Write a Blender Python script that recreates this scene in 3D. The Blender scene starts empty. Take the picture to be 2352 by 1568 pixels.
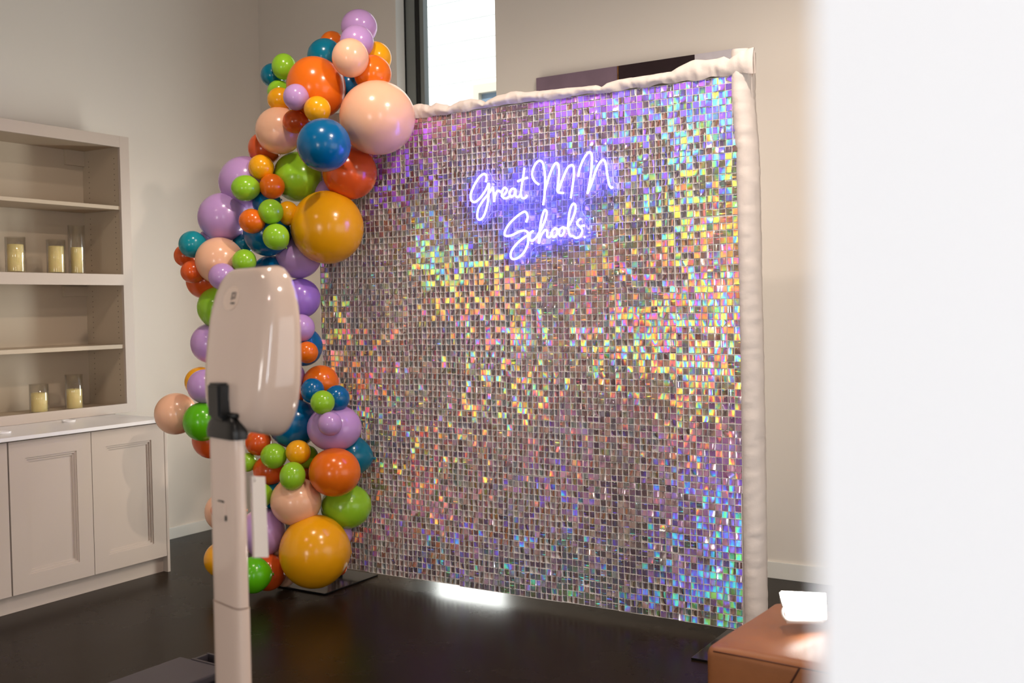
import bpy, bmesh, math, random
import numpy as np
from mathutils import Vector, Matrix

random.seed(7)
rng = np.random.default_rng(7)
SC = bpy.context.scene
COL = SC.collection
PI = math.pi

# ------------------------------------------------------------------ camera (solved from the photograph's lines)
F, YAW, PITCH, ROLL = 2400.0, 0.555857732, 0.034369373, 0.0164101748
fw = np.array([-math.sin(YAW)*math.cos(PITCH), math.cos(YAW)*math.cos(PITCH), -math.sin(PITCH)])
rt = np.array([math.cos(YAW), math.sin(YAW), 0.0])
dn = np.cross(fw, rt)
CM = np.array([math.cos(ROLL)*rt+math.sin(ROLL)*dn, -math.sin(ROLL)*rt+math.cos(ROLL)*dn, fw])
CP = np.array([0.0, 0.0, 1.5])
cam_d = bpy.data.cameras.new('camera')
cam = bpy.data.objects.new('camera', cam_d)
COL.objects.link(cam)
cam.matrix_world = Matrix(((CM[0][0], -CM[1][0], -CM[2][0], CP[0]),
                           (CM[0][1], -CM[1][1], -CM[2][1], CP[1]),
                           (CM[0][2], -CM[1][2], -CM[2][2], CP[2]), (0, 0, 0, 1)))
cam_d.sensor_width = 36.0
cam_d.lens = F/2352*36.0
cam_d.clip_start = 0.05
cam_d.dof.use_dof = True
cam_d.dof.focus_distance = 4.9
cam_d.dof.aperture_fstop = 2.8
SC.camera = cam

def ray(x, y): return CM.T @ np.array([(x-1176)/F, (y-784)/F, 1.0])
def on(x, y, axis, v):
    """point of the world plane axis=v that the photograph shows at (x, y)"""
    d = ray(x, y); return CP + d*(v-CP[axis])/d[axis]
def at(x, y, depth): return CP + ray(x, y)*depth

# ------------------------------------------------------------------ world, view, lights
SC.view_settings.view_transform = 'Standard'
SC.view_settings.look = 'None'
SC.view_settings.gamma = 1.0
SC.view_settings.use_curve_mapping = False
SC.view_settings.exposure = 0.2
SC.cycles.use_denoising = True
SC.cycles.max_bounces = 8
SC.cycles.diffuse_bounces = 4
SC.cycles.glossy_bounces = 4
SC.cycles.sample_clamp_indirect = 4.0
w = bpy.data.worlds.new('sky'); SC.world = w; w.use_nodes = True
bgn = w.node_tree.nodes['Background']
bgn.inputs[0].default_value = (0.75, 0.86, 1.0, 1); bgn.inputs[1].default_value = 1.0

def lamp(name, typ, loc, energy, color, size=0.05, target=None, size_y=None, spot=None, blend=0.5):
    d = bpy.data.lights.new(name, typ); d.energy = energy; d.color = color
    if typ == 'AREA':
        d.size = size
        if size_y: d.shape = 'RECTANGLE'; d.size_y = size_y
    elif typ in ('POINT', 'SPOT'):
        d.shadow_soft_size = size
        if typ == 'SPOT': d.spot_size = math.radians(spot); d.spot_blend = blend
    else:
        d.angle = 0.01
    o = bpy.data.objects.new(name, d); COL.objects.link(o); o.location = loc
    if target is not None:
        o.rotation_euler = (Vector(target)-Vector(loc)).to_track_quat('-Z', 'Y').to_euler()
    return o

lamp('sunlight', 'SUN', (0, -20, 20), 4.6, (1, 0.97, 0.92), target=(-3, 4, 0))
WARM = (1.0, 0.84, 0.72)
for q in [(-3.0, 3.0, 80, 140), (-1.0, 3.3, 165, 172), (-3.4, 0.6, 40, 145), (0.9, 2.4, 80, 172), (-0.8, -1.4, 60, 145), (1.4, -0.6, 70, 145)]:
    lamp('ceiling_spot', 'SPOT', (q[0], q[1], 3.85), q[2], WARM, 0.045, (q[0], q[1], 0), spot=q[3], blend=0.5)
# daylight of the tall back window, then unseen soft lights added from right and behind
lamp('window_and_fill_light', 'AREA', (-3.9, 5.80, 1.25), 84, (0.97, 0.98, 0.95), 0.76, (-3.9, 0.0, 1.1), 2.3)
lamp('window_and_fill_light', 'AREA', (2.5, 3.5, 1.2), 32, (0.98, 0.98, 1.0), 3.4, (-3.0, 3.9, 1.2), 2.2)  # added soft light from the right; the wall there has no window
lamp('window_and_fill_light', 'AREA', (2.5, -1.7, 1.6), 112, (0.82, 0.91, 1.0), 0.9, (-1.0, 0.6, 1.4), 2.2)  # unseen light added to brighten the near wall end
lamp('window_and_fill_light', 'AREA', (-1.4, -3.9, 1.2), 58, (1.0, 0.96, 0.92), 0.8, (-5.2, 4.6, 0.8), 1.4)  # unseen fill added behind the camera, aimed at the left wall

# ------------------------------------------------------------------ material helpers
def srgb(r, g, b):
    f = lambda c: (c/255/12.92) if c/255 <= 0.04045 else ((c/255+0.055)/1.055)**2.4
    return (f(r), f(g), f(b), 1.0)
def mat(name, col, rough=0.5, metal=0.0, spec=0.5, coat=0.0, noise=None, bump=None, emit=None, emit_s=0, trans=0, sss=0):
    m = bpy.data.materials.new(name); m.use_nodes = True
    nt = m.node_tree; b = nt.nodes['Principled BSDF']
    b.inputs['Base Color'].default_value = col
    b.inputs['Roughness'].default_value = rough
    b.inputs['Metallic'].default_value = metal
    b.inputs['Specular IOR Level'].default_value = spec
    b.inputs['Coat Weight'].default_value = coat
    b.inputs['Coat Roughness'].default_value = 0.05
    b.inputs['Transmission Weight'].default_value = trans
    if sss:
        b.inputs['Subsurface Weight'].default_value = sss
        b.inputs['Subsurface Radius'].default_value = (0.05, 0.03, 0.02)
        b.inputs['Subsurface Scale'].default_value = 0.4
    if emit:
        b.inputs['Emission Color'].default_value = emit
        b.inputs['Emission Strength'].default_value = emit_s
    tc = nt.nodes.new('ShaderNodeTexCoord')
    if noise:
        sc, amt, rv = noise
        n = nt.nodes.new('ShaderNodeTexNoise'); n.inputs['Scale'].default_value = sc
        n.inputs['Detail'].default_value = 6
        nt.links.new(tc.outputs['Object'], n.inputs['Vector'])
        mr = nt.nodes.new('ShaderNodeMapRange')
        mr.inputs['To Min'].default_value = 1-amt; mr.inputs['To Max'].default_value = 1+amt
        mr.inputs['From Min'].default_value = 0.25; mr.inputs['From Max'].default_value = 0.75
        nt.links.new(n.outputs['Fac'], mr.inputs['Value'])
        mx = nt.nodes.new('ShaderNodeVectorMath'); mx.operation = 'SCALE'
        mx.inputs[0].default_value = col[:3]
        nt.links.new(mr.outputs['Result'], mx.inputs['Scale'])
        nt.links.new(mx.outputs['Vector'], b.inputs['Base Color'])
        if rv:
            mr2 = nt.nodes.new('ShaderNodeMapRange')
            mr2.inputs['To Min'].default_value = rough-rv; mr2.inputs['To Max'].default_value = rough+rv
            nt.links.new(n.outputs['Fac'], mr2.inputs['Value'])
            nt.links.new(mr2.outputs['Result'], b.inputs['Roughness'])
    if bump:
        n = nt.nodes.new('ShaderNodeTexNoise'); n.inputs['Scale'].default_value = bump[0]
        n.inputs['Detail'].default_value = 4
        nt.links.new(tc.outputs['Object'], n.inputs['Vector'])
        bp = nt.nodes.new('ShaderNodeBump'); bp.inputs['Strength'].default_value = bump[1]
        bp.inputs['Distance'].default_value = bump[2]
        nt.links.new(n.outputs['Fac'], bp.inputs['Height'])
        nt.links.new(bp.outputs['Normal'], b.inputs['Normal'])
    return m

M_wall = mat('wall_paint', srgb(222, 214, 203), 0.6, noise=(1.5, 0.01, 0), bump=(180, 0.05, 0.002))
M_wall_cool = mat('wall_paint_cool', srgb(221, 212, 200), 0.6, noise=(1.5, 0.01, 0), bump=(180, 0.05, 0.002))
M_trim = mat('trim_paint', srgb(226, 224, 216), 0.35)
M_cab = mat('cabinet_lacquer', srgb(186, 171, 158), 0.38, noise=(3, 0.012, 0.03))
M_cabin = mat('cabinet_interior', srgb(182, 165, 142), 0.5, noise=(2, 0.015, 0))
M_counter = mat('counter_white', srgb(230, 226, 224), 0.3)
M_dark = mat('black_metal', srgb(22, 22, 22), 0.35, noise=(20, 0.1, 0))
M_frame = mat('window_frame_black', srgb(14, 14, 13), 0.35)
M_frame_g = mat('window_frame_grey', srgb(120, 124, 120), 0.4)
M_cloth = mat('white_fabric', srgb(222, 211, 203), 0.85, bump=(60, 0.35, 0.004), noise=(9, 0.02, 0))
M_grid = mat('white_grid_plastic', srgb(240, 234, 230), 0.45)
M_booth = mat('booth_gloss_white', srgb(224, 200, 184), 0.12, coat=0.5, noise=(2, 0.01, 0))
M_black = mat('black_plastic', srgb(14, 13, 13), 0.35)
M_leather = mat('brown_leather', srgb(146, 90, 52), 0.42, noise=(14, 0.10, 0.06), bump=(220, 0.25, 0.002))
M_siding = mat('white_siding', srgb(238, 238, 234), 0.6)
M_case = mat('case_plastic', srgb(62, 57, 62), 0.4, bump=(300, 0.2, 0.001))
M_case2 = mat('case_plastic_dark', srgb(26, 26, 34), 0.4)
M_candle = mat('cream_wax', srgb(246, 222, 150), 0.5, sss=0.3)
M_hole = mat('shelf_pin_hole', srgb(50, 42, 36), 0.8)
M_paper = mat('white_card', srgb(228, 220, 212), 0.5)
M_ink = mat('grey_print', srgb(96, 84, 80), 0.6)
M_sticker = mat('cream_sticker', srgb(232, 208, 190), 0.4)
M_led = mat('led_diffuser', (1, 1, 1, 1), 0.4, emit=(1.0, 0.96, 0.9, 1), emit_s=60)
M_steel = mat('white_bracket', srgb(225, 218, 210), 0.3)
M_neon = mat('neon_tube', (1, 1, 1, 1), 0.4, emit=(0.115, 0.098, 1.0, 1), emit_s=20)

def glass_mat(name, col=(1, 1, 1, 1), gloss=0.08, rough=0.02):
    m = bpy.data.materials.new(name); m.use_nodes = True; nt = m.node_tree
    nt.nodes.clear()
    o = nt.nodes.new('ShaderNodeOutputMaterial'); t = nt.nodes.new('ShaderNodeBsdfTransparent')
    g = nt.nodes.new('ShaderNodeBsdfGlossy'); mx = nt.nodes.new('ShaderNodeMixShader')
    lw = nt.nodes.new('ShaderNodeLayerWeight'); lw.inputs['Blend'].default_value = 0.35
    mr = nt.nodes.new('ShaderNodeMapRange'); mr.inputs['To Min'].default_value = gloss*0.5; mr.inputs['To Max'].default_value = min(1, gloss*7)
    nt.links.new(lw.outputs['Facing'], mr.inputs['Value'])
    t.inputs[0].default_value = col; g.inputs['Roughness'].default_value = rough
    nt.links.new(mr.outputs[0], mx.inputs[0]); nt.links.new(t.outputs[0], mx.inputs[1]); nt.links.new(g.outputs[0], mx.inputs[2])
    nt.links.new(mx.outputs[0], o.inputs[0])
    return m
M_glass = glass_mat('clear_glass', (0.985, 0.99, 0.985, 1), 0.09)
M_pane = glass_mat('window_glass', (0.97, 0.98, 0.97, 1), 0.04)
M_acrylic = glass_mat('clear_acrylic', (0.85, 0.85, 1.0, 1), 0.03, 0.25)
def frost(m, amount):
    """scratched, edge-lit acrylic scatters part of the tubes' light"""
    nt = m.node_tree; o = nt.nodes['Material Output']; src = o.inputs[0].links[0].from_socket
    df = nt.nodes.new('ShaderNodeBsdfDiffuse'); df.inputs[0].default_value = (0.85, 0.85, 1, 1)
    tc = nt.nodes.new('ShaderNodeTexCoord'); mp = nt.nodes.new('ShaderNodeMapping'); mp.inputs['Scale'].default_value = (1, 1, 0.18); mp.inputs['Rotation'].default_value = (0, 0.5, 0)
    n = nt.nodes.new('ShaderNodeTexNoise'); n.inputs['Scale'].default_value = 170; n.inputs['Detail'].default_value = 3
    r = nt.nodes.new('ShaderNodeMapRange'); r.inputs['From Min'].default_value = 0.5; r.inputs['From Max'].default_value = 0.75
    r.inputs['To Min'].default_value = amount; r.inputs['To Max'].default_value = amount*3
    mx = nt.nodes.new('ShaderNodeMixShader')
    nt.links.new(tc.outputs['Object'], mp.inputs[0]); nt.links.new(mp.outputs[0], n.inputs['Vector']); nt.links.new(n.outputs['Fac'], r.inputs['Value'])
    nt.links.new(r.outputs[0], mx.inputs[0]); nt.links.new(src, mx.inputs[1]); nt.links.new(df.outputs[0], mx.inputs[2]); nt.links.new(mx.outputs[0], o.inputs[0])
frost(M_acrylic, 0.045)

# polished dark concrete
def floor_mat():
    m = mat('polished_concrete', srgb(36, 27, 20), 0.25, spec=0.07)
    nt = m.node_tree; b = nt.nodes['Principled BSDF']
    tc = nt.nodes.new('ShaderNodeTexCoord')
    n = nt.nodes.new('ShaderNodeTexNoise'); n.inputs['Scale'].default_value = 1.1; n.inputs['Detail'].default_value = 8; n.inputs['Roughness'].default_value = 0.6
    n2 = nt.nodes.new('ShaderNodeTexNoise'); n2.inputs['Scale'].default_value = 260; n2.inputs['Detail'].default_value = 3
    r = nt.nodes.new('ShaderNodeValToRGB')
    r.color_ramp.elements[0].position = 0.3; r.color_ramp.elements[0].color = srgb(28, 19, 12)
    r.color_ramp.elements[1].position = 0.72; r.color_ramp.elements[1].color = srgb(39, 30, 20)
    r2 = nt.nodes.new('ShaderNodeMapRange'); r2.inputs['From Min'].default_value = 0.3; r2.inputs['From Max'].default_value = 0.7
    r2.inputs['To Min'].default_value = 0.72; r2.inputs['To Max'].default_value = 1.28
    v = nt.nodes.new('ShaderNodeVectorMath'); v.operation = 'SCALE'
    for q in (n, n2): nt.links.new(tc.outputs['Object'], q.inputs['Vector'])
    nt.links.new(n.outputs['Fac'], r.inputs[0]); nt.links.new(n2.outputs['Fac'], r2.inputs['Value'])
    nt.links.new(r.outputs[0], v.inputs[0]); nt.links.new(r2.outputs[0], v.inputs['Scale'])
    nt.links.new(v.outputs[0], b.inputs['Base Color'])
    r3 = nt.nodes.new('ShaderNodeMapRange'); r3.inputs['To Min'].default_value = 0.18; r3.inputs['To Max'].default_value = 0.36
    nt.links.new(n.outputs['Fac'], r3.inputs['Value']); nt.links.new(r3.outputs[0], b.inputs['Roughness'])
    return m
M_floor = floor_mat()

# ---- holographic foil: rainbow glints painted as diffuse colour from view and fixed lamp point
LED_POS = (-0.93, 3.21, 0.58)
def foil_mat():
    m = bpy.data.materials.new('holographic_foil'); m.use_nodes = True; nt = m.node_tree; nt.nodes.clear()
    N = nt.nodes.new; L = nt.links.new
    def vm(op, a, b=None, s=None):
        n = N('ShaderNodeVectorMath'); n.operation = op
        for i, q in enumerate((a, b)):
            if q is None: continue
            if isinstance(q, tuple): n.inputs[i].default_value = q
            else: L(q, n.inputs[i])
        if s is not None:
            if isinstance(s, (int, float)): n.inputs['Scale'].default_value = s
            else: L(s, n.inputs['Scale'])
        return n.outputs['Value'] if op in ('DOT_PRODUCT', 'LENGTH') else n.outputs['Vector']
    def ma(op, a, b=None, c=None, clamp=False):
        n = N('ShaderNodeMath'); n.operation = op; n.use_clamp = clamp
        for i, q in enumerate((a, b, c)):
            if q is None: continue
            if isinstance(q, (int, float)): n.inputs[i].default_value = q
            else: L(q, n.inputs[i])
        return n.outputs[0]
    g = N('ShaderNodeNewGeometry'); oi = N('ShaderNodeObjectInfo')
    rnd = ma('FRACT', ma('ADD', g.outputs['Random Per Island'], ma('MULTIPLY', oi.outputs['Random'], 7.31)))
    rnd2 = ma('FRACT', ma('MULTIPLY', rnd, 57.7)); rnd3 = ma('FRACT', ma('MULTIPLY', rnd, 311.3))
    pos, nor, inc = g.outputs['Position'], g.outputs['Normal'], g.outputs['Incoming']
    # slight waviness inside each film square
    nz = N('ShaderNodeTexNoise'); nz.inputs['Scale'].default_value = 24; nz.inputs['Detail'].default_value = 1.5
    off = N('ShaderNodeCombineXYZ'); L(ma('MULTIPLY', rnd, 40), off.inputs[0]); L(ma('MULTIPLY', rnd2, 40), off.inputs[2])
    mz = N('ShaderNodeMapping'); mz.inputs['Scale'].default_value = (1.35, 1.35, 0.42)
    L(vm('ADD', pos, off.outputs[0]), mz.inputs['Vector']); L(mz.outputs[0], nz.inputs['Vector'])
    wob = vm('SCALE', vm('SUBTRACT', nz.outputs['Color'], (0.5, 0.5, 0.5)), None, 0.34)
    nrm = vm('NORMALIZE', vm('ADD', nor, wob))
    # flattened normal: a square's own turn shifts the painted hue only a little
    gn = vm('NORMALIZE', vm('ADD', vm('ADD', vm('SCALE', nor, None, 0.18), (0, -0.82, 0)), wob))
    Lv = vm('NORMALIZE', vm('SUBTRACT', (-1.0, 3.55, 3.95), pos))
    T = vm('ADD', inc, Lv)
    t = vm('SUBTRACT', T, vm('SCALE', gn, None, vm('DOT_PRODUCT', T, gn)))
    s_ = vm('DOT_PRODUCT', t, (0.15, 0.0, 1.0))
    s_ = ma('ADD', s_, ma('MULTIPLY', ma('SUBTRACT', rnd2, 0.5), 0.07))
    n5 = N('ShaderNodeTexNoise'); n5.inputs['Scale'].default_value = 2.2; n5.inputs['Detail'].default_value = 1.0
    L(pos, n5.inputs['Vector'])
    s_ = ma('ADD', s_, ma('MULTIPLY', ma('SUBTRACT', n5.outputs['Fac'], 0.5), 0.16))
    r = N('ShaderNodeValToRGB'); cr = r.color_ramp
    stops = [(.40, (.30, .05, .12)), (.54, (.28, .05, .50)), (.66, (.20, .06, 1)), (.735, (.07, .10, 1)), (.77, (.05, .45, 1)), (.80, (.12, .95, .6)), (.83, (.35, 1, .18)),
             (.86, (.85, .9, .06)), (.895, (1, .52, .05)), (.94, (1, .22, .08)), (.97, (.9, .12, .30)), (.99, (.22, .08, 1)), (1.01, (.08, .5, 1.2)), (1.03, (.2, 1.2, .5)), (1.05, (1.0, 1.2, .1)),
             (1.075, (1.2, .45, .06)), (1.10, (.8, .12, .12)), (1.13, (.16, .04, .12)), (1.22, (.10, .04, .20)), (1.26, (.14, .08, .9)), (1.29, (.05, .35, 1.2)), (1.32, (.05, 1, .9)), (1.36, (.25, 1, .2)), (1.45, (.6, .4, .1))]
    lo, hi = 0.40, 1.45
    e = cr.elements
    e[0].position = 0; e[0].color = (*stops[0][1], 1); e[1].position = 1; e[1].color = (*stops[-1][1], 1)
    for p_, c_ in stops[1:-1]:
        q = e.new((p_-lo)/(hi-lo)); q.color = (*c_, 1)
    L(ma('DIVIDE', ma('SUBTRACT', s_, lo), hi-lo), r.inputs[0])
    # painted spectrum shows only on squares hanging square-on
    face = N('ShaderNodeMapRange'); face.inputs['From Min'].default_value = 0.93; face.inputs['From Max'].default_value = 0.985
    L(vm('DOT_PRODUCT', nor, (0, -1, 0)), face.inputs['Value']); 
    total = vm('SCALE', r.outputs[0], None, ma('ABSOLUTE', face.outputs[0]))
    # painted glints come stronger on some squares, at random and in drifting patches
    n2 = N('ShaderNodeTexNoise'); n2.inputs['Scale'].default_value = 1.7; n2.inputs['Detail'].default_value = 2.5
    L(pos, n2.inputs['Vector'])
    amt = ma('ADD', ma('MULTIPLY', ma('SUBTRACT', n2.outputs['Fac'], 0.5), 3.0), ma('MULTIPLY', ma('SUBTRACT', rnd3, 0.50), 0.75))
    spx = N('ShaderNodeSeparateXYZ'); L(pos, spx.inputs[0])
    # painted spectrum weakens towards the far, grazing side
    grz = N('ShaderNodeMapRange'); grz.inputs['From Min'].default_value = 0.66; grz.inputs['From Max'].default_value = 0.93
    grz.inputs['To Min'].default_value = -0.30; grz.inputs['To Max'].default_value = 0.28
    L(vm('DOT_PRODUCT', inc, (0, -1, 0)), grz.inputs['Value'])
    amt = ma('MULTIPLY', ma('ADD', amt, grz.outputs[0]), 2.4, clamp=True)
    # thin painted glints across otherwise dark squares
    mp = N('ShaderNodeMapping'); mp.inputs['Scale'].default_value = (14, 14, 95); L(vm('ADD', pos, off.outputs[0]), mp.inputs['Vector'])
    n6 = N('ShaderNodeTexNoise'); n6.inputs['Scale'].default_value = 1.0; n6.inputs['Detail'].default_value = 1.0; L(mp.outputs[0], n6.inputs['Vector'])
    stv = ma('MULTIPLY', ma('SUBTRACT', n6.outputs['Fac'], 0.615), 14, clamp=True)
    amt = ma('MAXIMUM', amt, ma('MULTIPLY', stv, 0.75))
    amt = ma('MAXIMUM', amt, 0.05)
    gloss_col = N('ShaderNodeValToRGB'); ge = gloss_col.color_ramp.elements
    ge[0].position = 0; ge[0].color = (.50, .36, .33, 1); ge[1].position = 1; ge[1].color = (.34, .36, .27, 1)
    for p_, c_ in ((.22, (.42, .29, .27)), (.42, (.40, .28, .40)), (.58, (.28, .28, .40)), (.72, (.22, .33, .34)), (.86, (.46, .38, .34))):
        q = ge.new(p_); q.color = (*c_, 1)
    L(ma('FRACT', ma('ADD', ma('MULTIPLY', rnd2, 0.75), ma('MULTIPLY', n5.outputs['Fac'], 1.6))), gloss_col.inputs[0])
    gl = N('ShaderNodeBsdfGlossy'); gl.inputs['Roughness'].default_value = 0.16
    L(gloss_col.outputs[0], gl.inputs['Color']); L(nrm, gl.inputs['Normal'])
    base = N('ShaderNodeBsdfDiffuse'); base.inputs['Color'].default_value = (.105, .076, .072, 1)
    df = N('ShaderNodeBsdfDiffuse'); L(vm('SCALE', total, None, ma('MULTIPLY', amt, 1.6)), df.inputs['Color'])
    a1 = N('ShaderNodeAddShader'); a2 = N('ShaderNodeAddShader')
    L(gl.outputs[0], a1.inputs[0]); L(df.outputs[0], a1.inputs[1]); L(a1.outputs[0], a2.inputs[0]); L(base.outputs[0], a2.inputs[1])
    o = N('ShaderNodeOutputMaterial'); L(a2.outputs[0], o.inputs[0])
    return m
M_foil = foil_mat()

# ------------------------------------------------------------------ mesh helpers
def link(name, me, parent=None, m=None):
    o = bpy.data.objects.new(name, me); COL.objects.link(o)
    if m is not None and me is not None and not me.materials: me.materials.append(m)
    if parent is not None: o.parent = parent
    return o
def obj(name, bm, m, parent=None, smooth=False):
    me = bpy.data.meshes.new(name); bmesh.ops.recalc_face_normals(bm, faces=bm.faces[:]); bm.to_mesh(me); bm.free()
    if smooth:
        me.polygons.foreach_set('use_smooth', [True]*len(me.polygons))
    me.update()
    return link(name, me, parent, m)
def box(bm, x0, x1, y0, y1, z0, z1):
    v = [bm.verts.new(p) for p in ((x0, y0, z0), (x1, y0, z0), (x1, y1, z0), (x0, y1, z0), (x0, y0, z1), (x1, y0, z1), (x1, y1, z1), (x0, y1, z1))]
    return [bm.faces.new([v[i] for i in q]) for q in ((0, 3, 2, 1), (4, 5, 6, 7), (0, 1, 5, 4), (1, 2, 6, 5), (2, 3, 7, 6), (3, 0, 4, 7))]
def boxes(name, lst, m, parent=None, bevel=0.0):
    bm = bmesh.new()
    for q in lst: box(bm, *q)
    if bevel: bmesh.ops.bevel(bm, geom=bm.edges[:], offset=bevel, segments=2, affect='EDGES', profile=0.7)
    return obj(name, bm, m, parent)
def struct(o): o['kind'] = 'structure'; return o
def thing(name, label, cat, loc=(0, 0, 0), group=None):
    o = bpy.data.objects.new(name, None); COL.objects.link(o); o.location = loc; o.empty_display_size = 0.05
    o['label'] = label; o['category'] = cat
    if group: o['group'] = group
    return o
def tag(o, label, cat, group=None):
    o['label'] = label; o['category'] = cat
    if group: o['group'] = group
    return o
def catmull(P, n=8):
    P = [np.array(p, float) for p in P]; out = []
    Q = [2*P[0]-P[1]] + P + [2*P[-1]-P[-2]]
    for i in range(1, len(Q)-2):
        a, b, c, d = Q[i-1:i+3]
        for k in range(n):
            t = k/n
            out.append(0.5*((2*b)+(-a+c)*t+(2*a-5*b+4*c-d)*t*t+(-a+3*b-3*c+d)*t**3))
    out.append(P[-1]); return out
def tube(bm, pts, r, seg=8, cap=True):
    pts = [Vector(p) for p in pts]; rings = []
    up = None
    for i, p in enumerate(pts):
        d = (pts[min(i+1, len(pts)-1)]-pts[max(i-1, 0)])
        d = d.normalized() if d.length > 1e-9 else Vector((0, 0, 1))
        if up is None:
            up = d.orthogonal().normalized()
        up = (up - d*up.dot(d)); up = up.normalized() if up.length > 1e-6 else d.orthogonal().normalized()
        s = d.cross(up)
        rings.append([bm.verts.new(p+(up*math.cos(2*PI*k/seg)+s*math.sin(2*PI*k/seg))*r) for k in range(seg)])
    for a, b in zip(rings, rings[1:]):
        for k in range(seg):
            bm.faces.new((a[k], a[(k+1) % seg], b[(k+1) % seg], b[k]))
    if cap:
        bm.faces.new(rings[0][::-1]); bm.faces.new(rings[-1])
def lathe(bm, prof, seg=32, centre=(0, 0, 0), close=True):
    rings = []
    for r, z in prof:
        rings.append([bm.verts.new((centre[0]+r*math.cos(2*PI*k/seg), centre[1]+r*math.sin(2*PI*k/seg), centre[2]+z)) for k in range(seg)])
    for a, b in zip(rings, rings[1:]):
        for k in range(seg):
            bm.faces.new((a[k], a[(k+1) % seg], b[(k+1) % seg], b[k]))
    if close:
        bm.faces.new(rings[0][::-1]); bm.faces.new(rings[-1])
def loft(bm, rings, cap=True, closed=True):
    R = [[bm.verts.new(p) for p in r] for r in rings]
    n = len(R[0])
    for a, b in zip(R, R[1:]):
        for k in range(n if closed else n-1):
            bm.faces.new((a[k], a[(k+1) % n], b[(k+1) % n], b[k]))
    if cap:   # caps keep their own corners so that the sides shade cleanly
        bm.faces.new([bm.verts.new(p) for p in rings[0]][::-1]); bm.faces.new([bm.verts.new(p) for p in rings[-1]])

# ------------------------------------------------------------------ room shell
XL, YB, XR, YF, ZC = -5.54, 5.52, 2.6, -4.0, 4.15
WX0, WX1, WZ0, WZT = -4.293, -3.514, 0.06, 2.765
HY0, HY1, HZ0, HZ1 = 2.3, 4.213, 0.874, 2.56
struct(boxes('floor', [(XL-0.2, XR+0.2, YF-0.2, YB+0.2, -0.1, 0)], M_floor))
struct(boxes('ceiling', [(XL-0.2, XR+0.2, YF-0.2, YB+0.2, ZC, ZC+0.1)], mat('ceiling_paint', srgb(128, 122, 114), 0.8)))
T = 0.22
struct(boxes('wall_back', [(XL-0.2, WX0, YB, YB+T, 0, ZC), (WX1, XR+0.2, YB, YB+T, 0, ZC), (WX0, WX1, YB, YB+T, 0, WZ0)], M_wall))
# left wall with the recess the bookcase is built into
struct(boxes('wall_left', [(XL-T, XL, YF, YB, 0, HZ0-0.01), (XL-T, XL, YF, YB, HZ1+0.01, ZC), (XL-T, XL, HY1, YB, HZ0-0.01, HZ1+0.01), (XL-T, XL, YF, HY0, HZ0-0.01, HZ1+0.01), (XL-T-0.05, XL-T, HY0-.1, HY1+.1, HZ0-.1, HZ1+.1)], M_wall_cool))
struct(boxes('wall_right', [(XR, XR+T, YF, YB, 0, ZC)], M_wall))
struct(boxes('wall_front', [(XL-0.2, XR+0.2, YF-T, YF, 0, ZC)], M_wall))
struct(boxes('baseboard_left', [(XL, XL+0.014, 4.035, YB, 0, 0.075)], M_trim, bevel=0.003))
struct(boxes('baseboard_back', [(XL+0.014, WX0, YB-0.014, YB, 0, 0.09), (WX1, XR, YB-0.014, YB, 0, 0.09)], M_trim, bevel=0.003))

# near, out of focus white wall end just right of the lens
pe = at(1874, 784, 0.35)
bm = bmesh.new()
ex, ey = CM[0][0], CM[0][1]
cx0, cy0 = pe[0], pe[1]
box(bm, 0, 0.34, 0, 0.10, 0, ZC)
wf = obj('wall_foreground', bm, mat('foreground_wall_paint', srgb(240, 240, 242), 0.6))
wf.location = (cx0, cy0, 0); wf.rotation_euler = (0, 0, math.radians(9))
struct(wf)

# window
win = struct(bpy.data.objects.new('window_1', None)); COL.objects.link(win)
boxes('reveal', [(WX0-0.0, WX0+0.004, YB+0.001, YB+T, WZ0, ZC), (WX0, WX1, YB+0.001, YB+T, WZ0-0.0, WZ0+0.004)], M_trim, win)
def wx(px, y=0): return float(on(px, y, 1, YB+0.12)[0])
y0, y1 = YB+0.10, YB+0.16
a, b, c, d = wx(921), wx(935), wx(955), wx(964)
boxes('outer_frame', [(WX0+0.004, b, y0-0.012, y1, WZ0, ZC), (WX0, WX1, y0-0.012, y1, WZ0, WZ0+0.04), (WX1-0.008, WX1+0.0, y0-0.03, y1, WZ0, ZC)], M_frame, win)
boxes('transom', [(b, WX1, y0-0.012, y1, WZT-0.03, WZT+0.03)], M_frame, win)
for za, zb in ((WZ0+0.04, WZT-0.03), (WZT+0.03, ZC)):
    boxes('sash', [(b, c, y0, y1, za, zb)], M_frame_g, win)
    boxes('gasket', [(c, d, y0+0.006, y1, za, zb)], M_frame, win)
    boxes('glazing_bead', [(d, d+0.032, y0+0.012, y1, za, zb)], M_frame_g, win)
    boxes('pane', [(d, WX1-0.008, y0+0.03, y0+0.036, za, zb)], M_pane, win)

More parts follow.
